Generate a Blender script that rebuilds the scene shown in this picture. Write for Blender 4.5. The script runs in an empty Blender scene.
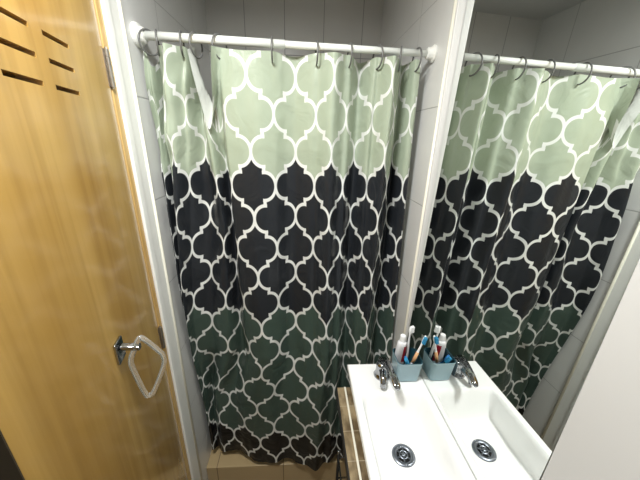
import bpy, bmesh, math, random
from mathutils import Vector, Matrix, noise

C = bpy.context.scene.collection
S = bpy.context.scene
H = 1.70          # eye height above the bathroom floor; lengths below are measured from the eye
PI = math.pi
random.seed(4)

# ------------------------------------------------------------------ camera, world, light, exposure
cam = bpy.data.cameras.new('camera'); co = bpy.data.objects.new('camera', cam); C.objects.link(co)
F = 283.4
cam.sensor_fit = 'HORIZONTAL'; cam.sensor_width = 36.0; cam.lens = 36.0 * F / 640.0
cam.clip_start = 0.01
_p, _r, _y = 0.3450, 0.0296, 0.0692
fw = Vector((math.sin(_y) * math.cos(_p), math.cos(_y) * math.cos(_p), -math.sin(_p)))
rr = Vector((math.cos(_y), -math.sin(_y), 0)); uu = rr.cross(fw)
R_ = rr * math.cos(_r) + uu * math.sin(_r); U_ = -rr * math.sin(_r) + uu * math.cos(_r)
m = Matrix((R_, U_, -fw)).transposed().to_4x4(); m.translation = (0, 0, H)
co.matrix_world = m
S.camera = co

w = bpy.data.worlds.new('world'); S.world = w; w.use_nodes = True
w.node_tree.nodes['Background'].inputs[0].default_value = (0.75, 0.8, 0.9, 1)
w.node_tree.nodes['Background'].inputs[1].default_value = 0.015

S.view_settings.view_transform = 'Standard'; S.view_settings.look = 'None'
S.view_settings.gamma = 1.0; S.view_settings.use_curve_mapping = False
S.view_settings.exposure = 0.66

LIGHT_POS = (-0.19, 0.32, 0.585)
ld = bpy.data.lights.new('ceiling_lamp_light', 'AREA'); ld.shape = 'DISK'; ld.size = 0.20
ld.energy = 11.0; ld.color = (0.985, 1.0, 0.985)
lo = bpy.data.objects.new('ceiling_lamp_light', ld); C.objects.link(lo)
lo.location = (LIGHT_POS[0], LIGHT_POS[1], H + LIGHT_POS[2] - 0.012)

# ------------------------------------------------------------------ node helper
class V:
    def __init__(s, t, sock): s.t = t; s.s = sock
    def op(s, o, *a):
        n = s.t.nodes.new('ShaderNodeMath'); n.operation = o
        for i, x in enumerate((s,) + a):
            if isinstance(x, V): s.t.links.new(x.s, n.inputs[i])
            else: n.inputs[i].default_value = x
        return V(s.t, n.outputs[0])
    def __add__(s, o): return s.op('ADD', o)
    def __sub__(s, o): return s.op('SUBTRACT', o)
    def __mul__(s, o): return s.op('MULTIPLY', o)
    def __truediv__(s, o): return s.op('DIVIDE', o)
    def lt(s, o): return s.op('LESS_THAN', o)
    def gt(s, o): return s.op('GREATER_THAN', o)
    def mn(s, o): return s.op('MINIMUM', o)
    def mx(s, o): return s.op('MAXIMUM', o)
    def abs(s): return s.op('ABSOLUTE')
    def inv(s): return (s * -1.0) + 1.0

def newmat(name):
    mt = bpy.data.materials.new(name); mt.use_nodes = True
    nt = mt.node_tree; b = nt.nodes['Principled BSDF']
    return mt, nt, b

def setin(b, **k):
    for n, v in k.items():
        b.inputs[n.replace('_', ' ')].default_value = v

def mixcol(nt, fac, a, b):
    n = nt.nodes.new('ShaderNodeMix'); n.data_type = 'RGBA'
    for sock, x in ((n.inputs[0], fac), (n.inputs[6], a), (n.inputs[7], b)):
        if isinstance(x, V): nt.links.new(x.s, sock)
        elif hasattr(x, 'is_output'): nt.links.new(x, sock)
        elif isinstance(x, (int, float)): sock.default_value = x
        else: sock.default_value = (*x, 1)
    return n.outputs[2]

def posxyz(nt, coord='Object'):
    tc = nt.nodes.new('ShaderNodeTexCoord'); sp = nt.nodes.new('ShaderNodeSeparateXYZ')
    nt.links.new(tc.outputs[coord], sp.inputs[0])
    return [V(nt, sp.outputs[i]) for i in range(3)], tc

def noise_tex(nt, tc, scale, detail=4, vscale=(1, 1, 1), coord='Object'):
    mp = nt.nodes.new('ShaderNodeMapping'); mp.inputs['Scale'].default_value = vscale
    nt.links.new(tc.outputs[coord], mp.inputs[0])
    n = nt.nodes.new('ShaderNodeTexNoise'); n.inputs['Scale'].default_value = scale; n.inputs['Detail'].default_value = detail
    nt.links.new(mp.outputs[0], n.inputs['Vector'])
    return V(nt, n.outputs['Fac'])

def bump(nt, b, h, strength=0.2, dist=0.01):
    n = nt.nodes.new('ShaderNodeBump'); n.inputs['Strength'].default_value = strength; n.inputs['Distance'].default_value = dist
    nt.links.new(h.s, n.inputs['Height']); nt.links.new(n.outputs[0], b.inputs['Normal'])

def plain(name, col, rough=0.5, metal=0.0, var=0.04, scale=18, bmp=0.0, **k):
    mt, nt, b = newmat(name)
    _, tc = posxyz(nt)
    nz = noise_tex(nt, tc, scale)
    dark = tuple(c * (1 - var) for c in col); lite = tuple(min(1, c * (1 + var)) for c in col)
    nt.links.new(mixcol(nt, nz, dark, lite), b.inputs['Base Color'])
    setin(b, Roughness=rough, Metallic=metal)
    for kk, v in k.items(): b.inputs[kk.replace('_', ' ')].default_value = v
    if bmp: bump(nt, b, nz, bmp, 0.004)
    return mt

def tiles(name, col, grout, axes, size, off, rough=0.25, gw=0.0022, var=0.05):
    """rectangular glazed tiles; axes = the two world axes the joints run across"""
    mt, nt, b = newmat(name)
    xyz, tc = posxyz(nt)
    g = None
    for ax, sz, of in zip(axes, size, off):
        t = ((xyz[ax] - of).op('PINGPONG', sz * 0.5)) # joints at of + k*sz
        t = (xyz[ax] - (of + sz * 0.5)).op('PINGPONG', sz * 0.5)
        l = (t - (sz * 0.5 - gw)).op('DIVIDE', gw * 0.5).op('MINIMUM', 1.0).op('MAXIMUM', 0.0)
        g = l if g is None else g.mx(l)
    nz = noise_tex(nt, tc, 9)
    base = mixcol(nt, nz, tuple(c * (1 - var) for c in col), tuple(min(1, c * (1 + var)) for c in col))
    nt.links.new(mixcol(nt, g, base, grout), b.inputs['Base Color'])
    nt.links.new((g * 0.5 + rough).s, b.inputs['Roughness'])
    bump(nt, b, g.inv(), 0.35, 0.002)
    return mt

M = {}
M['wall_paint'] = plain('white_wall_paint', (0.74, 0.73, 0.70), 0.55, var=0.02, scale=6)
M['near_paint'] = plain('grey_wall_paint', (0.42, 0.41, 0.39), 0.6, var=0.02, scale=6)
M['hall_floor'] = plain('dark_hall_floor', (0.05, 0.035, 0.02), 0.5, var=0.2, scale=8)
M['panel'] = plain('satin_white_panel', (0.66, 0.65, 0.63), 0.35, var=0.02, scale=4)
M['ceiling'] = plain('ceiling_paint', (0.62, 0.62, 0.60), 0.8, var=0.02)
M['casing'] = plain('white_gloss_trim', (0.86, 0.86, 0.82), 0.3, var=0.02)
M['trimbead'] = plain('ivory_edge_bead', (0.85, 0.82, 0.70), 0.25, var=0.02)
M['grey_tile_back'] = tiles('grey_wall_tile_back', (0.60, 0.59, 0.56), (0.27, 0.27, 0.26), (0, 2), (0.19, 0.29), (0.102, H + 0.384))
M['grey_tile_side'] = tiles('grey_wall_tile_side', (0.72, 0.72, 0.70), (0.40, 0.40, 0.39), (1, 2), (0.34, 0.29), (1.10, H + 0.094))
M['floor_tile'] = tiles('beige_floor_tile', (0.34, 0.27, 0.17), (0.12, 0.09, 0.06), (0, 1), (0.32, 0.32), (-0.405, 0.955), 0.35)
M['curb_tile'] = tiles('beige_curb_tile', (0.46, 0.34, 0.18), (0.14, 0.10, 0.06), (0,), (0.322,), (-0.405,), 0.3, 0.002)
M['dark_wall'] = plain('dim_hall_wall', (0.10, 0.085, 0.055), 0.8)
M['chrome'] = plain('chrome', (0.36, 0.37, 0.39), 0.08, 1.0, var=0.02)
M['steel'] = plain('brushed_steel', (0.50, 0.46, 0.42), 0.3, 1.0, var=0.1, scale=60)
M['drain_steel'] = plain('satin_drain_steel', (0.24, 0.26, 0.30), 0.34, 1.0, var=0.1, scale=60)
M['black'] = plain('black_metal', (0.015, 0.014, 0.013), 0.4)
M['hole'] = plain('black_void', (0.004, 0.004, 0.004), 0.9)
M['ceramic'] = plain('white_ceramic', (0.90, 0.90, 0.89), 0.07, var=0.01)
M['rod'] = plain('white_enamel_rod', (0.80, 0.82, 0.78), 0.22, var=0.03)
M['ring_plastic'] = plain('grey_plastic_ring', (0.14, 0.14, 0.135), 0.35)
M['plastic_white'] = plain('white_plastic', (0.88, 0.88, 0.88), 0.3)
M['blue_bristle'] = plain('blue_bristle', (0.03, 0.30, 0.55), 0.5, scale=200, var=0.3)
M['blue_plastic'] = plain('blue_plastic', (0.02, 0.18, 0.50), 0.3)
M['orange_plastic'] = plain('orange_plastic', (0.72, 0.40, 0.20), 0.3)
M['cup_out'] = plain('grey_blue_plastic', (0.30, 0.43, 0.48), 0.28, var=0.05)
M['cup_in'] = plain('shaded_teal_plastic', (0.014, 0.055, 0.075), 0.3, var=0.1)  # deep teal, with the shade inside the tumbler put into the colour
M['dark_cloth'] = plain('dark_brown_cloth', (0.03, 0.016, 0.018), 0.95, var=0.4, scale=90, bmp=0.4)
M['lamp_glow'] = None

mt, nt, b = newmat('acrylic'); setin(b, Roughness=0.05, IOR=1.45); b.inputs['Transmission Weight'].default_value = 0.85
_, tc = posxyz(nt); nz = noise_tex(nt, tc, 30); nt.links.new(mixcol(nt, nz, (0.92, 0.9, 0.82), (1, 1, 0.97)), b.inputs['Base Color'])
M['acrylic'] = mt
mt, nt, b = newmat('mirror_glass'); setin(b, Roughness=0.0, Metallic=1.0)
_, tc = posxyz(nt); nz = noise_tex(nt, tc, 3); nt.links.new(mixcol(nt, nz, (0.88, 0.91, 0.89), (0.90, 0.92, 0.90)), b.inputs['Base Color'])
M['mirror'] = mt
mt, nt, b = newmat('lamp_diffuser'); setin(b, Roughness=0.4); b.inputs['Base Color'].default_value = (0.9, 0.9, 0.88, 1)
b.inputs['Emission Color'].default_value = (1, 0.98, 0.93, 1); b.inputs['Emission Strength'].default_value = 3.0
M['lamp_glow'] = mt

# varnished honey wood: grain runs up the door
def wood(name, c1, c2, c3, rough=0.22, coat=0.5):
    mt, nt, b = newmat(name)
    xyz, tc = posxyz(nt)
    a = noise_tex(nt, tc, 3.0, 5, (1.5, 1.5, 0.30))
    g = noise_tex(nt, tc, 26.0, 6, (1.5, 1.5, 0.05))
    big = noise_tex(nt, tc, 5.0, 2, (1.2, 1.2, 0.16))
    s1 = (big - 0.40).op('MULTIPLY', 3.5).op('MAXIMUM', 0.0).op('MINIMUM', 1.0)
    base = mixcol(nt, s1, c1, c2)
    g2 = (g - 0.45).op('MULTIPLY', 2.5).op('MAXIMUM', 0.0).op('MINIMUM', 0.6)
    base2 = mixcol(nt, g2 * a, base, c3)
    nt.links.new(base2, b.inputs['Base Color'])
    setin(b, Roughness=rough); b.inputs['Coat Weight'].default_value = coat; b.inputs['Coat Roughness'].default_value = 0.12
    bump(nt, b, g, 0.05, 0.002)
    return mt
M['wood'] = wood('varnished_honey_wood', (0.60, 0.375, 0.108), (0.44, 0.25, 0.058), (0.24, 0.12, 0.022))
M['jamb_wood'] = wood('pale_jamb_wood', (0.66, 0.44, 0.17), (0.58, 0.36, 0.12), (0.40, 0.22, 0.07))

M['edge_shade'] = plain('shaded_door_edge', (0.045, 0.03, 0.012), 0.7, var=0.3, scale=10)  # dark colour stands in for shade at the door's free edge
# travertine counter
mt, nt, b = newmat('tan_travertine')
xyz, tc = posxyz(nt)
n1 = noise_tex(nt, tc, 45, 6, (1, 0.4, 1)); n2 = noise_tex(nt, tc, 14, 3)
mm = (n1 * 0.6 + n2 * 0.5 - 0.48).op('MULTIPLY', 6.0).op('MAXIMUM', 0.0).op('MINIMUM', 1.0)
j = ((xyz[1] - 0.04).op('PINGPONG', 0.04)); jl = j.lt(0.0008)
nt.links.new(mixcol(nt, jl * 0.6, mixcol(nt, mm, (0.11, 0.075, 0.038), (0.33, 0.25, 0.145)), (0.55, 0.48, 0.36)), b.inputs['Base Color'])
setin(b, Roughness=0.35); M['travertine'] = mt

# shower curtain: rows of quatrefoil cells, uv.x counts half cells across, uv.y counts rows downwards
def curtain_mat():
    mt, nt, b = newmat('printed_curtain_cloth')
    tc = nt.nodes.new('ShaderNodeTexCoord'); sp = nt.nodes.new('ShaderNodeSeparateXYZ')
    nt.links.new(tc.outputs['UV'], sp.inputs[0])
    u = V(nt, sp.outputs[0]); r = V(nt, sp.outputs[1])
    X = (u + 40.0).op('PINGPONG', 1.0); Y = (r + 40.0).op('PINGPONG', 1.0)
    A, B = 0.075, 0.1095; EX, EY = 0.5, 0.42
    def ell(px, py):
        ex = (px - 0.5) / EX; ey = py / EY
        return ((ex * ex) + (ey * ey)).op('SQRT')
    e1 = ell(X, Y); e2 = ell(X.inv(), Y.inv())
    d1 = (e1 - 1.0).abs() * 0.042 + X.lt(0.42) * 1.0
    d2 = (e2 - 1.0).abs() * 0.042 + X.gt(0.58) * 1.0
    d3 = (X - 0.5).abs() * A + (Y - 0.5).abs().gt(0.5 - EY + 0.03) * 1.0
    d = d1.mn(d2).mn(d3)
    line = (d - 0.0046).op('DIVIDE', 0.0012).op('MAXIMUM', 0.0).op('MINIMUM', 1.0).inv()
    # which cell: even cell sits at (0,0) of the folded square
    in1 = e1.lt(1.0) * X.gt(0.5)
    in2 = e2.lt(1.0) * X.lt(0.5)
    left = X.lt(0.5) * in2.inv()
    below = (left + in1).op('MINIMUM', 1.0)
    rowE = (r * 0.5).op('ADD', 0.5).op('FLOOR') * 2.0
    rowO = (r * 0.5).op('FLOOR') * 2.0 + 1.0
    row = rowE * below + rowO * below.inv()
    isblack = row.gt(2.5); isgreen = row.gt(7.5); isblack2 = row.gt(13.5)
    nz = V(nt, nt.nodes.new('ShaderNodeTexNoise').outputs['Fac'])
    nz.s.node.inputs['Scale'].default_value = 14; nt.links.new(tc.outputs['Object'], nz.s.node.inputs['Vector'])
    sage = mixcol(nt, nz, (0.36, 0.42, 0.31), (0.46, 0.52, 0.41))
    c = mixcol(nt, isblack, sage, (0.022, 0.025, 0.030))
    c = mixcol(nt, isgreen, c, (0.060, 0.092, 0.075))
    c = mixcol(nt, isblack2, c, (0.005, 0.005, 0.006))
    c = mixcol(nt, line, c, (0.80, 0.81, 0.78))
    geo = nt.nodes.new('ShaderNodeNewGeometry')
    c = mixcol(nt, V(nt, geo.outputs['Backfacing']), c, (0.62, 0.64, 0.60))   # the back of the cloth is plain white
    nt.links.new(c, b.inputs['Base Color'])
    setin(b, Roughness=0.30)
    b.inputs['Specular IOR Level'].default_value = 0.34
    n2 = nt.nodes.new('ShaderNodeTexNoise'); n2.inputs['Scale'].default_value = 11; n2.inputs['Detail'].default_value = 3; n2.inputs['Distortion'].default_value = 1.2
    nt.links.new(tc.outputs['Object'], n2.inputs['Vector'])
    bump(nt, b, V(nt, n2.outputs['Fac']), 0.40, 0.014)
    tr = nt.nodes.new('ShaderNodeBsdfTranslucent'); nt.links.new(c, tr.inputs[0])
    mx = nt.nodes.new('ShaderNodeMixShader'); mx.inputs[0].default_value = 0.10
    out = nt.nodes['Material Output']
    nt.links.new(b.outputs[0], mx.inputs[1]); nt.links.new(tr.outputs[0], mx.inputs[2]); nt.links.new(mx.outputs[0], out.inputs[0])
    return mt
M['curtain'] = curtain_mat()

# ------------------------------------------------------------------ mesh helpers (coordinates relative to the eye)
def origin(o):
    v = Vector((0, 0, 0))
    while o is not None: v += Vector(o.location); o = o.parent
    return v

def obj(name, bm, mat, parent=None, smooth=False, bevel=0.0, seg=2, keep=False):
    me = bpy.data.meshes.new(name)
    off = Vector((0, 0, H)) - origin(parent)
    if not keep: bmesh.ops.recalc_face_normals(bm, faces=bm.faces[:])
    for v in bm.verts: v.co += off
    if parent is None:                      # object origin at the middle of the base
        pass
    bm.to_mesh(me); bm.free()
    mats = mat if isinstance(mat, (list, tuple)) else [mat]
    for x in mats: me.materials.append(M[x])
    o = bpy.data.objects.new(name, me); C.objects.link(o); o.parent = parent
    if smooth:
        for p in me.polygons: p.use_smooth = True
    if bevel:
        bv = o.modifiers.new('bevel', 'BEVEL'); bv.width = bevel; bv.segments = seg; bv.limit_method = 'ANGLE'; bv.angle_limit = 0.6
        for p in me.polygons: p.use_smooth = True
        bv.harden_normals = False
        wn = o.modifiers.new('wn', 'WEIGHTED_NORMAL')
    return o

def tag(o, label, cat, group=None):
    o['label'] = label; o['category'] = cat
    if group: o['group'] = group
    return o

def thing(name, label, cat, loc, group=None):
    o = bpy.data.objects.new(name, None); C.objects.link(o); o.empty_display_size = 0.05
    o.location = (loc[0], loc[1], loc[2] + H)
    return tag(o, label, cat, group)

def struct(name, bm, mat, parent=None, **k):
    o = obj(name, bm, mat, parent, **k)
    if parent is None: o['kind'] = 'structure'
    return o

def BM(): return bmesh.new()

def box(bm, x0, x1, y0, y1, z0, z1, mi=0):
    vs = [bm.verts.new((x, y, z)) for z in (z0, z1) for y in (y0, y1) for x in (x0, x1)]
    for f in ((0, 2, 3, 1), (4, 5, 7, 6), (0, 1, 5, 4), (2, 6, 7, 3), (0, 4, 6, 2), (1, 3, 7, 5)):
        bm.faces.new([vs[i] for i in f]).material_index = mi
    return bm

def obox(bm, o, ax, ay, az):
    """box from corner o spanned by three vectors"""
    o = Vector(o); ax, ay, az = Vector(ax), Vector(ay), Vector(az)
    vs = [bm.verts.new(o + ax * i + ay * j + az * k) for k in (0, 1) for j in (0, 1) for i in (0, 1)]
    for f in ((0, 2, 3, 1), (4, 5, 7, 6), (0, 1, 5, 4), (2, 6, 7, 3), (0, 4, 6, 2), (1, 3, 7, 5)):
        bm.faces.new([vs[i] for i in f])
    return bm

def tube(bm, pts, r, n=12, closed=False, cap=True):
    pts = [Vector(p) for p in pts]; N = len(pts)
    rs = r if isinstance(r, (list, tuple)) else [r] * N
    rings = []; prev = None
    for i, p in enumerate(pts):
        if closed: t = (pts[(i + 1) % N] - pts[i - 1]).normalized()
        else: t = (pts[min(i + 1, N - 1)] - pts[max(i - 1, 0)]).normalized()
        if prev is None:
            a = Vector((0, 0, 1)) if abs(t.z) < 0.9 else Vector((1, 0, 0))
            u = t.cross(a).normalized()
        else:
            u = (prev - t * prev.dot(t)).normalized()
        prev = u; v = t.cross(u)
        rings.append([bm.verts.new(p + (u * math.cos(2 * PI * k / n) + v * math.sin(2 * PI * k / n)) * rs[i]) for k in range(n)])
    for i in range(N if closed else N - 1):
        a, b_ = rings[i], rings[(i + 1) % N]
        for k in range(n): bm.faces.new((a[k], a[(k + 1) % n], b_[(k + 1) % n], b_[k]))
    if cap and not closed:
        bm.faces.new(rings[0][::-1]); bm.faces.new(rings[-1])
    return bm

def lathe(bm, c, axis, prof, n=32):
    """prof = list of (radius, distance along axis)"""
    c = Vector(c); t = Vector(axis).normalized()
    a = Vector((0, 0, 1)) if abs(t.z) < 0.9 else Vector((1, 0, 0))
    u = t.cross(a).normalized(); v = t.cross(u)
    rings = []
    for r, h in prof:
        rings.append([bm.verts.new(c + t * h + (u * math.cos(2 * PI * k / n) + v * math.sin(2 * PI * k / n)) * max(r, 1e-5)) for k in range(n)])
    for i in range(len(prof) - 1):
        for k in range(n): bm.faces.new((rings[i][k], rings[i][(k + 1) % n], rings[i + 1][(k + 1) % n], rings[i + 1][k]))
    bm.faces.new(rings[0][::-1]); bm.faces.new(rings[-1])
    return bm

def smoothstep(a, b_, x):
    t = max(0.0, min(1.0, (x - a) / (b_ - a))); return t * t * (3 - 2 * t)

def lerp_tab(tab, x):
    if x <= tab[0][0]: return tab[0][1]
    for (a, va), (b_, vb) in zip(tab, tab[1:]):
        if x <= b_: return va + (vb - va) * (x - a) / (b_ - a)
    return tab[-1][1]

# ------------------------------------------------------------------ room
XL, XR, YB, ZC, ZF = -0.456, 0.386, 1.645, 0.632, -1.70
YW = 0.846         # where the shower's right wall ends
XV = 0.43          # wall behind the mirror
YN = -0.75         # near end of the bathroom
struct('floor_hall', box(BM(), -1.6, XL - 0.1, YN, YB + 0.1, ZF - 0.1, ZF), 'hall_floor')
struct('floor', box(BM(), XL - 0.1, XV + 0.1, YN, YB + 0.1, ZF - 0.1, ZF), 'floor_tile')
struct('ceiling', box(BM(), -1.6, XV + 0.1, YN, YB + 0.1, ZC, ZC + 0.1), 'ceiling')
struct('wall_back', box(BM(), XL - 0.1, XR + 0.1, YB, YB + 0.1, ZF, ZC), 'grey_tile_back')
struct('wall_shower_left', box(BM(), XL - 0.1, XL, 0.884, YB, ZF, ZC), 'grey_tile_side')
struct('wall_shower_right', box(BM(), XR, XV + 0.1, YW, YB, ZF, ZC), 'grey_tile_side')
struct('wall_right', box(BM(), XV, XV + 0.1, YN, YW, ZF, ZC), 'wall_paint')
struct('wall_near', box(BM(), -1.6, XV + 0.1, YN - 0.1, YN, ZF, ZC), 'near_paint')
# left side: door opening from y=0.19 to 0.80
lw = BM(); box(lw, XL - 0.1, XL, YN, 0.17, ZF, ZC); box(lw, XL - 0.1, XL, 0.17, 0.80, 0.325, ZC)
struct('wall_left', lw, 'near_paint')
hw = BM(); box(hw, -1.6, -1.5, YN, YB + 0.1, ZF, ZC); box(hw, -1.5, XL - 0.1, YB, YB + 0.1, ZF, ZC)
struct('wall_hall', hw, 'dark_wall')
# white casing beside the door, and pale wood jamb
cs = BM(); box(cs, XL - 0.1, XL + 0.004, 0.803, 0.886, ZF, ZC)
struct('trim_1', cs, 'casing', bevel=0.002)
cs = BM(); box(cs, XL, XL + 0.012, 0.803, 0.828, ZF, ZC)
struct('trim_2', cs, 'casing', bevel=0.003)
struct('trim_8', tube(BM(), [(XL + 0.003, 0.882, ZF), (XL + 0.003, 0.882, ZC)], 0.006, 12), 'trimbead', smooth=True)
jb = BM(); box(jb, XL - 0.1, XL + 0.006, 0.781, 0.8025, ZF, 0.325); box(jb, XL - 0.1, XL + 0.006, 0.17, 0.781, 0.308, 0.325)
struct('trim_3', jb, 'jamb_wood', bevel=0.002)
# right side: white end strip between shower wall and mirror, with an ivory bead on its corner
struct('trim_4', box(BM(), XR - 0.002, XV, 0.8385, YW + 0.004, ZF, ZC), 'panel', bevel=0.003)
struct('trim_5', tube(BM(), [(XR - 0.001, YW + 0.006, ZF), (XR - 0.001, YW + 0.006, ZC)], 0.006, 12), 'trimbead', smooth=True)
struct('wall_panel', box(BM(), 0.402, XV, YN, 0.288, ZF, ZC), 'panel', bevel=0.002)

# shower curb and tray
cb = BM(); box(cb, XL, XR, 0.950, 1.06, ZF, -1.525)
curb = struct('trim_6', cb, 'curb_tile', bevel=0.003)
tray = BM(); box(tray, XL, XR, 1.06, YB, ZF, -1.60)
struct('trim_7', tray, 'grey_tile_side')

# ------------------------------------------------------------------ ceiling lamp
t = thing('ceiling_lamp', 'round white ceiling lamp above the washbasin mirror', 'lamp', (LIGHT_POS[0], LIGHT_POS[1], ZC))
c0 = (LIGHT_POS[0], LIGHT_POS[1], ZC)
obj('lamp_base', lathe(BM(), c0, (0, 0, -1), [(0.135, 0), (0.14, 0.008), (0.14, 0.022), (0.13, 0.028)], 48), 'casing', t, smooth=False)
obj('diffuser', lathe(BM(), c0, (0, 0, -1), [(0.126, 0.028), (0.124, 0.036), (0.105, 0.042), (0.05, 0.045), (0.0, 0.046)], 48), 'lamp_glow', t, smooth=True)

# ------------------------------------------------------------------ door, standing open into the room
dd = Vector((-0.229, 0.973, 0)).normalized()      # along the leaf, towards the hinges
dn = Vector((dd.y, -dd.x, 0))                     # out of the leaf, into the room
DH = Vector((XL, 0.7988, 0))                      # hinge line
DW, DT = 0.575, 0.032
def dpt(s, d, z): return DH - dd * s + dn * d + Vector((0, 0, z))   # s from hinge edge, d depth
def slot_cells():
    out = []
    for (a, b_) in ((0.193, 0.272), (0.306, 0.392)):
        for z in (0.139, 0.102, 0.065): out.append((a, b_, z - 0.0036, z + 0.0036))
    return out
def door_leaf():
    bm = BM(); slots = slot_cells()
    ss = sorted({0.024, DW} | {x for s in slots for x in s[:2]})
    zs = sorted({-1.69, 0.300} | {x for s in slots for x in s[2:]})
    def hole(a, b_, z0, z1):
        mx_, mz = (a + b_) / 2, (z0 + z1) / 2
        return any(s[0] < mx_ < s[1] and s[2] < mz < s[3] for s in slots)
    cache = {}
    def vv(s, d, z):
        k = (round(s, 5), d, round(z, 5))
        if k not in cache: cache[k] = bm.verts.new(dpt(s, d, z))
        return cache[k]
    for a, b_ in zip(ss, ss[1:]):
        for z0, z1 in zip(zs, zs[1:]):
            if hole(a, b_, z0, z1):
                for q in (((a, z0), (b_, z0)), ((b_, z0), (b_, z1)), ((b_, z1), (a, z1)), ((a, z1), (a, z0))):
                    (s0, y0), (s1, y1) = q
                    bm.faces.new((vv(s0, 0, y0), vv(s1, 0, y1), vv(s1, -DT, y1), vv(s0, -DT, y0)))
                continue
            bm.faces.new((vv(a, 0, z0), vv(b_, 0, z0), vv(b_, 0, z1), vv(a, 0, z1)))
            bm.faces.new((vv(a, -DT, z0), vv(a, -DT, z1), vv(b_, -DT, z1), vv(b_, -DT, z0)))
    for a, b_ in zip(ss, ss[1:]):
        for z in (zs[0], zs[-1]): bm.faces.new((vv(a, 0, z), vv(b_, 0, z), vv(b_, -DT, z), vv(a, -DT, z)))
    for z0, z1 in zip(zs, zs[1:]):
        for s in (ss[0], ss[-1]): bm.faces.new((vv(s, 0, z0), vv(s, 0, z1), vv(s, -DT, z1), vv(s, -DT, z0)))
    return bm
door = bpy.data.objects.new('door_1', None); C.objects.link(door); door.location = (DH.x, DH.y, H + ZF); door['kind'] = 'structure'
obj('door_leaf', door_leaf(), 'wood', door)
obj('edge_shade_strip', obox(BM(), dpt(DW + 0.0002, 0.0, -1.69), -dd * 0.002, -dn * DT, (0, 0, 1.99)), 'edge_shade', door)  # thin strip added so the free edge reads as shaded
for zc_ in (0.138, -0.617):
    hb = BM()
    p0 = dpt(0.020, 0.005, zc_)
    for k in range(5):
        a = zc_ - 0.038 + k * 0.0155
        tube(hb, [(p0.x, p0.y, a), (p0.x, p0.y, a + 0.0145)], 0.0052, 14)
    tube(hb, [(p0.x, p0.y, zc_ - 0.042), (p0.x, p0.y, zc_ + 0.043)], 0.0028, 10)
    obox(hb, dpt(0.0245, 0, zc_ - 0.038), (-dd) * 0.005, dn * 0.002, (0, 0, 0.077))
    obj('hinge', hb, 'steel', door)

# ------------------------------------------------------------------ towel ring on the door
P0 = DH - dd * 0.2948 + Vector((0, 0, -0.428))
tr = thing('towel_ring', 'clear acrylic towel ring on a square chrome bracket fixed to the wooden door', 'towel ring', P0)
pb = BM(); obox(pb, P0 - dd * 0.018 - Vector((0, 0, 0.034)), dd * 0.036, dn * 0.006, (0, 0, 0.050))
obj('mounting_plate', pb, 'chrome', tr, bevel=0.0015)
E0 = P0 + dn * 0.040 + Vector((0, 0, -0.008))
ab = BM(); obox(ab, P0 + dn * 0.006 - dd * 0.008 - Vector((0, 0, 0.006)), dd * 0.016, (E0 - P0) - dn * 0.003, (0, 0, 0.011))
obj('bracket_arm', ab, 'chrome', tr, bevel=0.003)
def ray(u, v): return fw + R_ * ((u - 320) / F) + U_ * ((240 - v) / F)
# the loop hangs in one upright plane square to the arm; its outline is a rounded pentagon
RN = Vector((-0.55, 0.835, 0.0)).normalized(); RH = Vector((RN.y, -RN.x, 0))
RC = E0
shape = [(0.0007, 0.0175), (0.0099, 0.0171), (0.0340, -0.0285), (0.0397, -0.0456), (0.0368, -0.0731), (0.0086, -0.1316), (-0.0015, -0.1373), (-0.0089, -0.1264), (-0.0197, -0.0503), (-0.0193, -0.0258), (-0.0101, -0.0037)]
def catmull(pts, k=6):
    out = []; n = len(pts)
    for i in range(n):
        p_1, p0_, p1_, p2_ = [Vector(pts[(i + q) % n]) for q in (-1, 0, 1, 2)]
        for s in range(k):
            t_ = s / k
            out.append(0.5 * ((2 * p0_) + (p1_ - p_1) * t_ + (2 * p_1 - 5 * p0_ + 4 * p1_ - p2_) * t_ ** 2 + (3 * p0_ - p_1 - 3 * p1_ + p2_) * t_ ** 3))
    return out
loop = [RC + RH * a.x + Vector((0, 0, a.y)) for a in catmull(shape)]
obj('ring_loop', tube(BM(), loop, 0.0056, 12, closed=True), 'acrylic', tr, smooth=True)

# ------------------------------------------------------------------ dark cloth over the top of the door, near its free edge
def drape():
    bm = BM(); n = 16; rows = []
    prof = []
    for i in range(11): prof.append((0.006, 0.118 + 0.018 * i))          # room side, going up
    for k in range(5):
        a = PI * k / 4; prof.append((0.006 - (DT + 0.012) / 2 * (1 - math.cos(a)), 0.305 + 0.006 * math.sin(a) + 0.0))
    for i in range(9): prof.append((-DT - 0.006, 0.295 - 0.02 * i))
    for s in range(n + 1):
        sv = 0.394 + 0.17 * s / n
        row = []
        for i, (d, z) in enumerate(prof):
            wv = 0.004 * math.sin(sv * 95 + i * 0.25)
            out = abs(wv) if d > 0 else -abs(wv)
            edge = 0.010 * math.sin(i * 0.5) if s == 0 else 0
            row.append(bm.verts.new(dpt(sv + edge + 0.02 * (0.3 - z) * 0, d + out, z + (0.008 * math.sin(sv * 40) if i == 0 else 0))))
        rows.append(row)
    for a, b_ in zip(rows, rows[1:]):
        for i in range(len(prof) - 1): bm.faces.new((a[i], a[i + 1], b_[i + 1], b_[i]))
    return bm
dc = obj('draped_cloth', drape(), 'dark_cloth', smooth=True)
sm = dc.modifiers.new('thick', 'SOLIDIFY'); sm.thickness = 0.003; sm.offset = 0
tag(dc, 'dark brown cloth hung over the top of the wooden door', 'cloth')

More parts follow.
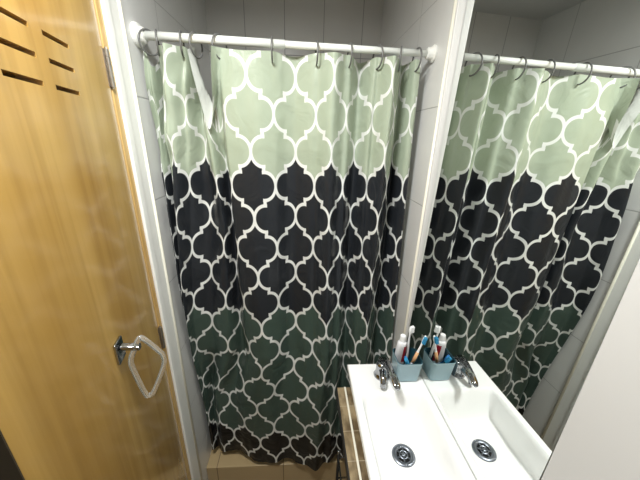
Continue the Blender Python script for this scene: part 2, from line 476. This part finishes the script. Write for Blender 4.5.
# ------------------------------------------------------------------ shower curtain rod
ZR, YR = 0.251, 0.95
rod = thing('shower_rod', 'white shower curtain rod spanning the alcove between two round flanges', 'curtain rod', (XL, YR, ZR))
def rod_z(x): return ZR + 0.001 - 0.0095 * max(0.0, x - XL) / (XR - XL)
def rod_r(x): return 0.0112 if x < -0.05 else 0.0094
obj('pole', tube(BM(), [(XL + 0.016, YR, rod_z(XL)), (-0.05, YR, rod_z(-0.05))], 0.0112, 20), 'rod', rod, smooth=True)
obj('inner_pole', tube(BM(), [(-0.05, YR, rod_z(-0.05)), (XR - 0.014, YR, rod_z(XR))], 0.0094, 20), 'rod', rod, smooth=True)
for x, s in ((XL + 0.0005, 1), (XR - 0.0005, -1)):
    obj('flange', lathe(BM(), (x, YR, rod_z(x)), (s, 0, 0), [(0.030, 0), (0.030, 0.005), (0.0285, 0.008), (0.027, 0.011), (0.021, 0.013), (0.019, 0.022), (0.016, 0.024)] if s > 0 else [(0.023, 0), (0.023, 0.004), (0.018, 0.007), (0.0155, 0.020), (0.0125, 0.022)], 32), 'casing', rod, smooth=False)

# ------------------------------------------------------------------ curtain
EVEN = [-10, -8, -6, -4, -2, 0, 2, 4, 6, 8, 10]
TAB = {  # height: x at every ring column
    0.22: [-.433, -.401, -.334, -.299, -.233, -.087, .040, .136, .219, .287, .336],
    -.30: [-.444, -.420, -.376, -.268, -.225, -.087, .041, .140, .219, .287, .345],
    -.85: [-.450, -.440, -.430, -.300, -.205, -.087, .046, .150, .222, .290, .358],
    -1.1: [-.447, -.443, -.432, -.385, -.262, -.122, .022, .142, .218, .288, .360],
    -1.5: [-.444, -.440, -.432, -.375, -.250, -.115, .018, .125, .205, .280, .360]}
HS = sorted(TAB)
DIRS = {-10: 1, -8: -1, -6: 1, -4: 1, -2: -1, 0: 1, 2: -1, 4: 1, 6: -1, 8: 1}
def evenx(k, z):
    return lerp_tab([(h, TAB[h][k]) for h in HS], z)
def spl(t, a, b_, c_, d_):
    return 0.5 * (2 * b_ + (c_ - a) * t + (2 * a - 5 * b_ + 4 * c_ - d_) * t * t + (3 * b_ - a - 3 * c_ + d_) * t ** 3)
def cloth(jv, z):
    """x, y of the cloth at half-cell coordinate jv and height z"""
    k = int(math.floor((jv + 10) / 2)); k = max(0, min(9, k))
    t = (jv - EVEN[k]) / 2
    xs = [evenx(max(0, min(10, k + q)), z) for q in (-1, 0, 1, 2)]
    if k == 0: xs[0] = 2 * xs[1] - xs[2]
    if k == 9: xs[3] = 2 * xs[2] - xs[1]
    lin = xs[1] + (xs[2] - xs[1]) * t
    x = lin if not 0 <= t <= 1 else 0.6 * spl(t, *xs) + 0.4 * lin
    dx = xs[2] - xs[1]
    amp = math.sqrt(max(0.0002, 0.075 ** 2 - (dx / 2) ** 2)) * 0.92
    amp = min(amp, 0.062) * (1 - 0.55 * smoothstep(0.95, 1.45, -z))
    low = smoothstep(-0.9, -1.4, z) if False else 0
    tt = max(0.0, min(1.0, t))
    y = DIRS[EVEN[k]] * amp * math.sin(PI * tt) ** 2
    if DIRS[EVEN[k]] < 0: y *= 0.75
    return x, y
BH = 0.1095
def build_curtain():
    bm = BM()
    uvl = bm.loops.layers.uv.new('UVMap')
    NJ, NR = 252, 170
    j0, j1 = -10.6, 10.6
    grid = []; uvs = {}
    for a in range(NJ + 1):
        jv = j0 + (j1 - j0) * a / NJ
        top = 0.232 - 0.004 * smoothstep(0, 8, jv)
        # between two rings the top edge hangs straight, scalloped a little
        ph = ((jv + 100) % 2) / 2
        top -= 0.006 * math.sin(PI * ph)
        sag = 0.0
        if -4 < jv < -2:                      # one eyelet has come off its ring
            sag = 0.105 * math.sin(PI * (jv + 4) / 2) ** 0.9
        if jv < -7.6: sag += 0.05 * smoothstep(-7.6, -9.2, jv) * (0.6 + 0.4 * math.sin(jv * 5))
        hem = -1.475 - 0.005 * smoothstep(-6, 2, jv) + 0.055 * smoothstep(4.5, 6.0, jv) * (1 - smoothstep(6.6, 7.4, jv)) + 0.01 * math.sin(jv * 1.7)
        col = []
        for i in range(NR + 1):
            f = i / NR
            z0 = 0.232 + (hem - 0.232) * f
            z = z0 - (0.232 - top) * (1 - smoothstep(0.0, 0.25, f)) - sag * (1 - smoothstep(0.0, 0.30, f))
            x, y = cloth(jv, z)
            ampn = 0.5 + 0.5 * smoothstep(0, 0.1, f)
            nz = noise.noise(Vector((jv * 0.9, z * 1.3, 3.1)))
            nz2 = noise.noise(Vector((jv * 2.3, z * 5.0, 8.3)))
            y += (0.012 * nz + 0.0035 * nz2) * ampn
            x += 0.004 * noise.noise(Vector((jv * 0.5, z * 1.1, 1.7))) * ampn
            if -4 < jv < -2:                  # the loose stretch folds forward over itself and shows its white back
                wv = math.sin(PI * (jv + 4) / 2); q = f * 1.68; qc = 0.085 * wv
                y *= 1 - 0.7 * wv * (1 - smoothstep(0.0, 0.25, f))
                if q < qc:
                    z = (0.232 - sag) - qc + (qc - q) * -1.0 + 0.0
                    z = (0.232 - sag) - qc * 0.4 - (qc - q) * 0.9
                    y -= 0.006 + 0.035 * (1 - q / max(qc, 1e-4))
                    x -= 0.010 * (1 - q / max(qc, 1e-4))
                elif q < qc + 0.12:
                    z -= 0.4 * qc * (1 - (q - qc) / 0.12) - 0.0
            y += 0.0045 * math.sin(jv * 4.1 + 1.5 * nz + 0.8 * z) * ampn
            y += 0.055 * smoothstep(-6.2, -7.4, jv) * smoothstep(0.5, 1.0, -z)
            lb_ = smoothstep(-1.6, -3.0, jv) * smoothstep(-0.35, 0.05, z)     # the bunched left end is crumpled
            y += 0.020 * lb_ * noise.noise(Vector((jv * 1.6, z * 11.0, 5.5))) * ampn
            x += 0.006 * lb_ * noise.noise(Vector((jv * 1.3, z * 9.0, 9.5))) * ampn
            lean = smoothstep(0.6, 1.2, -z) * (0.05 - 0.085 * smoothstep(-6, 3, jv))
            # pinch at the rings
            x = min(max(x, XL + 0.004), XR - 0.010)
            vtx = bm.verts.new((x, YR + y + lean, z))
            col.append(vtx); uvs[vtx] = (jv, (0.175 - z0) / BH)
        grid.append(col)
    for a in range(NJ):
        for i in range(NR):
            fc = bm.faces.new((grid[a][i], grid[a][i + 1], grid[a + 1][i + 1], grid[a + 1][i]))
            fc.smooth = True
            for lp in fc.loops: lp[uvl].uv = uvs[lp.vert]
    return bm
cu = obj('shower_curtain', build_curtain(), 'curtain', keep=True)
tag(cu, 'shower curtain with white trellis lines over sage, black and dark green bands', 'curtain')

# rings: one made, the rest copied
RING_TXT = {
 -10: 'grey curtain ring at the far left, closest to the left flange',
 -8: 'second grey curtain ring from the left end of the rod',
 -6: 'grey curtain ring left of a close pair, third from the rod\'s left end',
 -4: 'grey curtain ring on the left edge of the sagging gap in the curtain',
 -2: 'open looking grey curtain ring on the right edge of the sagging gap',
 0: 'grey curtain ring between the sagging gap and the middle of the rod',
 2: 'grey curtain ring at the middle of the rod',
 4: 'grey curtain ring just right of the middle of the rod',
 6: 'grey curtain ring fourth from the right flange',
 8: 'grey curtain ring second from the right end',
 10: 'grey curtain ring at the far right, closest to the right flange'}
RR = 0.030
def ring_bm():
    bm = BM(); pts = []
    for k in range(28):
        a = 2 * PI * k / 28
        pts.append((0, RR * math.sin(a), RR * math.cos(a)))
    tube(bm, pts, 0.0025, 8, closed=True)
    for v in bm.verts: v.co -= Vector((0, 0, H))
    return bm
first = None
for jv in EVEN:
    x = evenx(EVEN.index(jv), 0.2)
    x = max(x, XL + 0.032); x = min(x, XR - 0.034)
    if first is None:
        first = obj('curtain_ring', ring_bm(), 'ring_plastic', smooth=True); o = first
    else:
        o = first.copy(); C.objects.link(o)
    o.location = (x, YR, H + rod_z(x) + rod_r(x) + 0.0029 - RR)
    o.rotation_euler = (0, 0, {-10: -0.5, -8: 0.35, -6: 0.2, -4: -0.25, -2: -0.45, 6: 0.25, 8: -0.3}.get(jv, 0.06))
    tag(o, RING_TXT[jv], 'curtain ring', 'curtain rings on the shower rod')

# ------------------------------------------------------------------ mirror
def mx_at(y, z): return 0.4013 - 0.0265 * (y - 0.7804) + 0.017 * z
YM0, YM1, ZM0, ZM1 = 0.2917, 0.836, -0.7188, 0.622
mir = thing('wall_mirror', 'tall frameless mirror on the right wall rising from the back of the washbasin', 'mirror', (0.41, 0.55, ZM0))
def slab_bm(off0, off1, y0, y1, z0, z1):
    bm = BM(); vs = [bm.verts.new((mx_at(y, z) + o_, y, z)) for z in (z0, z1) for y in (y0, y1) for o_ in (off0, off1)]
    for f in ((0, 2, 3, 1), (4, 5, 7, 6), (0, 1, 5, 4), (2, 6, 7, 3), (0, 4, 6, 2), (1, 3, 7, 5)): bm.faces.new([vs[i] for i in f])
    return bm
obj('mirror_pane', slab_bm(0, 0.004, YM0, YM1, ZM0, ZM1), 'mirror', mir)
obj('backing_board', slab_bm(0.0042, 0.010, YM0, YM1 + 0.001, ZM0, ZM1), 'casing', mir)

# ------------------------------------------------------------------ washstand counter
ZS = -0.719
cn = thing('washstand_counter', 'narrow tan stone counter with a bright metal strip under the white washbasin', 'counter', (0.25, 0.45, -0.815))
ZK = -0.785
fr = BM()
box(fr, 0.1225, 0.174, 0.20, 0.721, ZK - 0.028, ZK)
box(fr, 0.174, 0.398, 0.20, 0.262, ZK - 0.028, ZK)
box(fr, 0.174, 0.388, 0.655, 0.721, ZK - 0.028, ZK)
obj('stone_top', fr, 'travertine', cn, bevel=0.001)
obj('metal_strip', box(BM(), 0.1455, 0.1510, 0.20, 0.721, ZK - 0.0001, ZK + 0.0018), 'trimbead', cn)
obj('black_edge', box(BM(), 0.1190, 0.1225, 0.20, 0.721, ZK - 0.031, ZK - 0.001), 'black', cn)
for y in (0.225, 0.670):
    bk = BM(); box(bk, 0.135, 0.43, y, y + 0.025, ZK - 0.050, ZK - 0.028)
    obox(bk, (0.40, y, -0.98), (0.025, 0, 0), (0, 0.025, 0), (0, 0, 0.15))
    obj('wall_bracket', bk, 'black', cn)

# ------------------------------------------------------------------ washbasin
sk = thing('washbasin', 'narrow white rectangular ceramic washbasin below the mirror', 'sink', (0.27, 0.5, ZS - 0.1))
DRX, DRY = 0.279, 0.509
def basin():
    bm = BM()
    NX, NY = 54, 108
    y0, y1 = 0.262, 0.757
    xs0 = 0.158
    def depth(x, y):
        u = smoothstep(0.180, 0.196, x) * (1 - smoothstep(0.350, 0.378, x))
        fr_ = smoothstep(0.285, 0.345, y)
        bkk = 1 - smoothstep(0.592, 0.642, y)
        base = 0.070 + 0.014 * (1 - min(1, abs(y - DRY) / 0.2))
        return base * min(u, 1) * fr_ * bkk
    g = []
    for i in range(NX + 1):
        col = []
        for k in range(NY + 1):
            y = y0 + (y1 - y0) * k / NY
            x1 = mx_at(y, ZS) - 0.0004
            x = xs0 + (x1 - xs0) * i / NX
            # rounded outer corners on the room side
            e = min(x - xs0, 0.004); e2 = min(y1 - y, 0.004); e3 = min(y - y0, 0.004)
            drop = 0.0
            for q in (e, e2, e3):
                if q < 0.004: drop = max(drop, 0.004 * (1 - math.sqrt(max(0, 1 - ((0.004 - q) / 0.004) ** 2))))
            col.append(bm.verts.new((x, y, ZS - depth(x, y) - drop)))
        g.append(col)
    for i in range(NX):
        for k in range(NY):
            bm.faces.new((g[i][k], g[i + 1][k], g[i + 1][k + 1], g[i][k + 1]))
    # skirt and underside
    rim = [g[i][0] for i in range(NX + 1)] + [g[NX][k] for k in range(1, NY + 1)] + [g[i][NY] for i in range(NX - 1, -1, -1)] + [g[0][k] for k in range(NY - 1, 0, -1)]
    low1 = [bm.verts.new((v.co.x, v.co.y, ZS - 0.016)) for v in rim]
    def inset(v, zz, inn):
        x = min(max(v.co.x, xs0 + inn), 0.385 - 0.003)
        y = min(max(v.co.y, y0 + 0.008), 0.648 if inn > 0.01 else y1)
        return bm.verts.new((x, y, zz))
    low2 = [inset(v, ZS - 0.0165, 0.018) for v in rim]
    low3 = [inset(v, ZS - 0.098, 0.022) for v in rim]
    n = len(rim)
    for A_, B_ in ((rim, low1), (low1, low2), (low2, low3)):
        for k in range(n):
            try: bm.faces.new((A_[k], A_[(k + 1) % n], B_[(k + 1) % n], B_[k]))
            except ValueError: pass
    bm.faces.new(low3)
    return bm
obj('basin', basin(), 'ceramic', sk, smooth=False)
for p in bpy.data.objects['basin'].data.polygons:
    p.use_smooth = p.normal.z > 0.15 or p.normal.z < -2
zd = ZS - 0.0835
dr = obj('drain', lathe(BM(), (DRX, DRY, zd), (0, 0, 1), [(0.030, 0), (0.0312, 0.0015), (0.030, 0.0035), (0.0235, 0.0045), (0.019, 0.0035), (0.0185, 0.0008)], 40), 'drain_steel', sk, smooth=True)
obj('drain_hole', lathe(BM(), (DRX, DRY, zd + 0.001), (0, 0, 1), [(0.0184, 0), (0.0184, 0.0009)], 32), 'hole', dr)
st = BM()
for k in range(3):
    a = PI * k / 3 + 0.35; u = Vector((math.cos(a), math.sin(a), 0)); v = Vector((-u.y, u.x, 0))
    obox(st, Vector((DRX, DRY, zd + 0.0022)) - u * 0.018 - v * 0.0016, u * 0.036, v * 0.0032, (0, 0, 0.0018))
tube(st, [(DRX + 0.0105 * math.cos(2 * PI * k / 24), DRY + 0.0105 * math.sin(2 * PI * k / 24), zd + 0.003) for k in range(24)], 0.0016, 8, closed=True)
lathe(st, (DRX, DRY, zd + 0.002), (0, 0, 1), [(0.0045, 0), (0.0045, 0.003), (0.003, 0.0036)], 16)
obj('strainer', st, 'drain_steel', dr)

# ------------------------------------------------------------------ faucet
FX, FY = 0.262, 0.703
fa = thing('faucet', 'chrome single lever mixer tap on the far end of the washbasin', 'faucet', (FX, FY, ZS))
obj('tap_body', lathe(BM(), (FX, FY, ZS + 0.0005), (0, 0, 1), [(0.025, 0), (0.026, 0.003), (0.022, 0.006), (0.0205, 0.03), (0.0215, 0.046), (0.020, 0.052), (0.012, 0.056), (0.004, 0.057)], 32), 'chrome', fa, smooth=True)
sp = [(FX, FY, ZS + 0.030), (FX - 0.006, FY - 0.022, ZS + 0.034), (FX - 0.009, FY - 0.038, ZS + 0.032), (FX - 0.011, FY - 0.052, ZS + 0.024), (FX - 0.012, FY - 0.057, ZS + 0.012)]
obj('spout', tube(BM(), sp, [0.012, 0.0115, 0.0105, 0.0098, 0.0092], 16), 'chrome', fa, smooth=True)
lv = BM()
P_ = [((FX + 0.000, FY + 0.010, ZS + 0.062), 0.015), ((FX + 0.004, FY - 0.015, ZS + 0.066), 0.0150), ((FX + 0.008, FY - 0.045, ZS + 0.067), 0.0120), ((FX + 0.012, FY - 0.075, ZS + 0.064), 0.0108), ((FX + 0.014, FY - 0.094, ZS + 0.056), 0.0112), ((FX + 0.0145, FY - 0.1035, ZS + 0.053), 0.0062)]
rings = []
for (c_, wd) in P_:
    c_ = Vector(c_); ring = []
    for k in range(16):
        a = 2 * PI * k / 16
        ring.append(lv.verts.new(c_ + Vector((wd * math.cos(a), 0, 0.0045 * math.sin(a)))))
    rings.append(ring)
for A_, B_ in zip(rings, rings[1:]):
    for k in range(16): lv.faces.new((A_[k], A_[(k + 1) % 16], B_[(k + 1) % 16], B_[k]))
lv.faces.new(rings[0]); lv.faces.new(rings[-1][::-1])
obj('lever', lv, 'chrome', fa, smooth=True)

# ------------------------------------------------------------------ tumbler with brushes and toothpaste
CX0, CX1, CY0, CY1 = 0.298, 0.379, 0.668, 0.742
ccx, ccy = (CX0 + CX1) / 2, (CY0 + CY1) / 2
def rrect(z, sc, ins, n=6):
    hx, hy = (CX1 - CX0) / 2 * sc - ins, (CY1 - CY0) / 2 * sc - ins; r = 0.014 * sc - ins * 0.6
    out = []
    for (sx, sy, a0) in ((1, 1, 0), (-1, 1, PI / 2), (-1, -1, PI), (1, -1, 1.5 * PI)):
        for k in range(n + 1):
            a = a0 + PI / 2 * k / n
            out.append((ccx + sx * (hx - r) + r * math.cos(a), ccy + sy * (hy - r) + r * math.sin(a), z))
    return out
def cup():
    bm = BM(); L = []
    levels = [(ZS + 0.0008, 0.86, 0.004, 0), (ZS + 0.004, 0.88, 0, 0), (ZS + 0.068, 0.985, 0, 0), (ZS + 0.0725, 1.01, 0, 0), (ZS + 0.075, 1.01, 0.0005, 0), (ZS + 0.075, 0.995, 0.0025, 1), (ZS + 0.005, 0.87, 0.003, 1)]
    for z, sc, ins, mi in levels: L.append(([bm.verts.new(p_) for p_ in rrect(z, sc, ins)], mi))
    for (A_, _), (B_, mi) in zip(L, L[1:]):
        n = len(A_)
        for k in range(n): bm.faces.new((A_[k], A_[(k + 1) % n], B_[(k + 1) % n], B_[k])).material_index = mi
    bm.faces.new(L[0][0][::-1]); bm.faces.new(L[-1][0]).material_index = 1
    return bm
cp = obj('toothbrush_tumbler', cup(), ['cup_out', 'cup_in'])
tag(cp, 'grey blue square plastic tumbler with a dark inside standing beside the tap', 'tumbler')
ZB = ZS + 0.010

def brush(name, base, tip, hmat, bmat, label, headdir, neck=None):
    """handle from base to tip, head at the tip with bristles towards headdir"""
    base, tip = Vector(base), Vector(tip); d = (tip - base).normalized(); L_ = (tip - base).length
    t_ = thing(name, label, 'toothbrush', base, 'toothbrushes in the tumbler')
    hd = Vector(headdir); hd = (hd - d * hd.dot(d)).normalized(); sd = d.cross(hd)
    pts = [base, base + d * L_ * 0.3, base + d * L_ * 0.55 - hd * 0.001, base + d * L_ * 0.75, tip - d * 0.026, tip - d * 0.012, tip]
    obj('handle', tube(BM(), pts, [0.0038, 0.0048, 0.0042, 0.0028, 0.0034, 0.0048, 0.0026], 10), hmat, t_, smooth=True)
    g_ = BM()
    for a in range(5):
        for b_ in range(3):
            c_ = tip - d * (0.003 + 0.0048 * a) + sd * (b_ - 1) * 0.0034 + hd * 0.003
            tube(g_, [c_, c_ + hd * 0.010], 0.0015, 6)
    obj('bristles', g_, bmat, t_)
    return t_
brush('toothbrush', (0.352, 0.735, ZB), (0.345, 0.728, ZS + 0.168), 'plastic_white', 'plastic_white', 'white toothbrush standing upright at the back of the tumbler', (0.9, 0.3, 0))
lb = brush('toothbrush', (0.338, 0.690, ZB), (0.3805, 0.694, ZS + 0.160), 'plastic_white', 'blue_bristle', 'toothbrush with an orange grip leaning on the mirror, blue bristles', (-0.3, -0.9, -0.2))
gp = BM(); bpos = Vector((0.338, 0.690, ZB)); tpos = Vector((0.3805, 0.694, ZS + 0.160)); d_ = tpos - bpos
tube(gp, [bpos + d_ * 0.34, bpos + d_ * 0.46, bpos + d_ * 0.60], [0.0052, 0.0056, 0.0046], 10)
g0 = obj('grip', gp, 'orange_plastic', lb, smooth=True); g0['label'] = 'orange grip'
lb2 = brush('toothbrush', (0.362, 0.690, ZB), (0.322, 0.684, ZS + 0.092), 'blue_plastic', 'blue_bristle', 'short blue toothbrush leaning low towards the tap', (-0.5, -0.3, 0.9))

# toothpaste tube, cap up
TX, TY = 0.322, 0.730
tp = thing('toothpaste_tube', 'white and red toothpaste tube standing cap up in the tumbler', 'toothpaste', (TX, TY, ZB))
def tube_body():
    bm = BM(); L = []
    for z, hx, hy in ((0.0, 0.019, 0.0012), (0.012, 0.019, 0.003), (0.05, 0.0175, 0.009), (0.085, 0.0155, 0.0125), (0.098, 0.0145, 0.0135), (0.104, 0.009, 0.009)):
        L.append([bm.verts.new((TX + hx * math.cos(2 * PI * k / 24) + 0.004 * z / 0.1, TY + hy * math.sin(2 * PI * k / 24), ZB + z)) for k in range(24)])
    for A_, B_ in zip(L, L[1:]):
        for k in range(24): bm.faces.new((A_[k], A_[(k + 1) % 24], B_[(k + 1) % 24], B_[k]))
    bm.faces.new(L[0][::-1]); bm.faces.new(L[-1])
    return bm
mt, nt, b = newmat('toothpaste_print'); xyz, tc = posxyz(nt)
nz = noise_tex(nt, tc, 60, 2)
band = (xyz[2] - 0.020).gt(0.0) * (xyz[2] - 0.088).lt(0.0) * (xyz[0] - 0.007).gt(0.0)
stripe = (xyz[2] - 0.088).gt(0.0) * (xyz[2] - 0.094).lt(0.0)
c_ = mixcol(nt, band, (0.82, 0.82, 0.84), (0.42, 0.012, 0.03))
c_ = mixcol(nt, band * nz.gt(0.60), c_, (0.75, 0.6, 0.65))
nt.links.new(c_, b.inputs['Base Color']); setin(b, Roughness=0.3); M['paste'] = mt
obj('tube_body', tube_body(), 'paste', tp, smooth=True)
# the printed body uses coordinates measured from the tube's own base
obj('cap', lathe(BM(), (TX + 0.004, TY, ZB + 0.103), (0, 0, 1), [(0.0085, 0), (0.0095, 0.002), (0.0088, 0.020), (0.0075, 0.022)], 24), 'plastic_white', tp, smooth=False)

# ------------------------------------------------------------------ metal rack low down under the counter
rk = thing('metal_rack', 'low black and chrome metal rack standing on the floor under the counter', 'rack', (0.25, 0.74, ZF))
for (x, y) in ((0.157, 0.785), (0.157, 0.60), (0.37, 0.785), (0.37, 0.60)):
    pt = obj('post', tube(BM(), [(x, y, ZF + 0.001), (x, y, -1.20)], 0.006, 12), 'black', rk, smooth=True)
    obj('post_cap', lathe(BM(), (x, y, -1.205), (0, 0, 1), [(0.0072, 0), (0.0072, 0.010), (0.004, 0.014)], 14), 'chrome', pt, smooth=True)
for z in (-1.235, -1.36, -1.48):
    for y in (0.785, 0.60):
        obj('rail', tube(BM(), [(0.157, y, z), (0.37, y, z)], 0.0035, 10), 'chrome', rk, smooth=True)
    for x in (0.157, 0.37):
        obj('rail', tube(BM(), [(x, 0.60, z), (x, 0.785, z)], 0.0035, 10), 'chrome', rk, smooth=True)
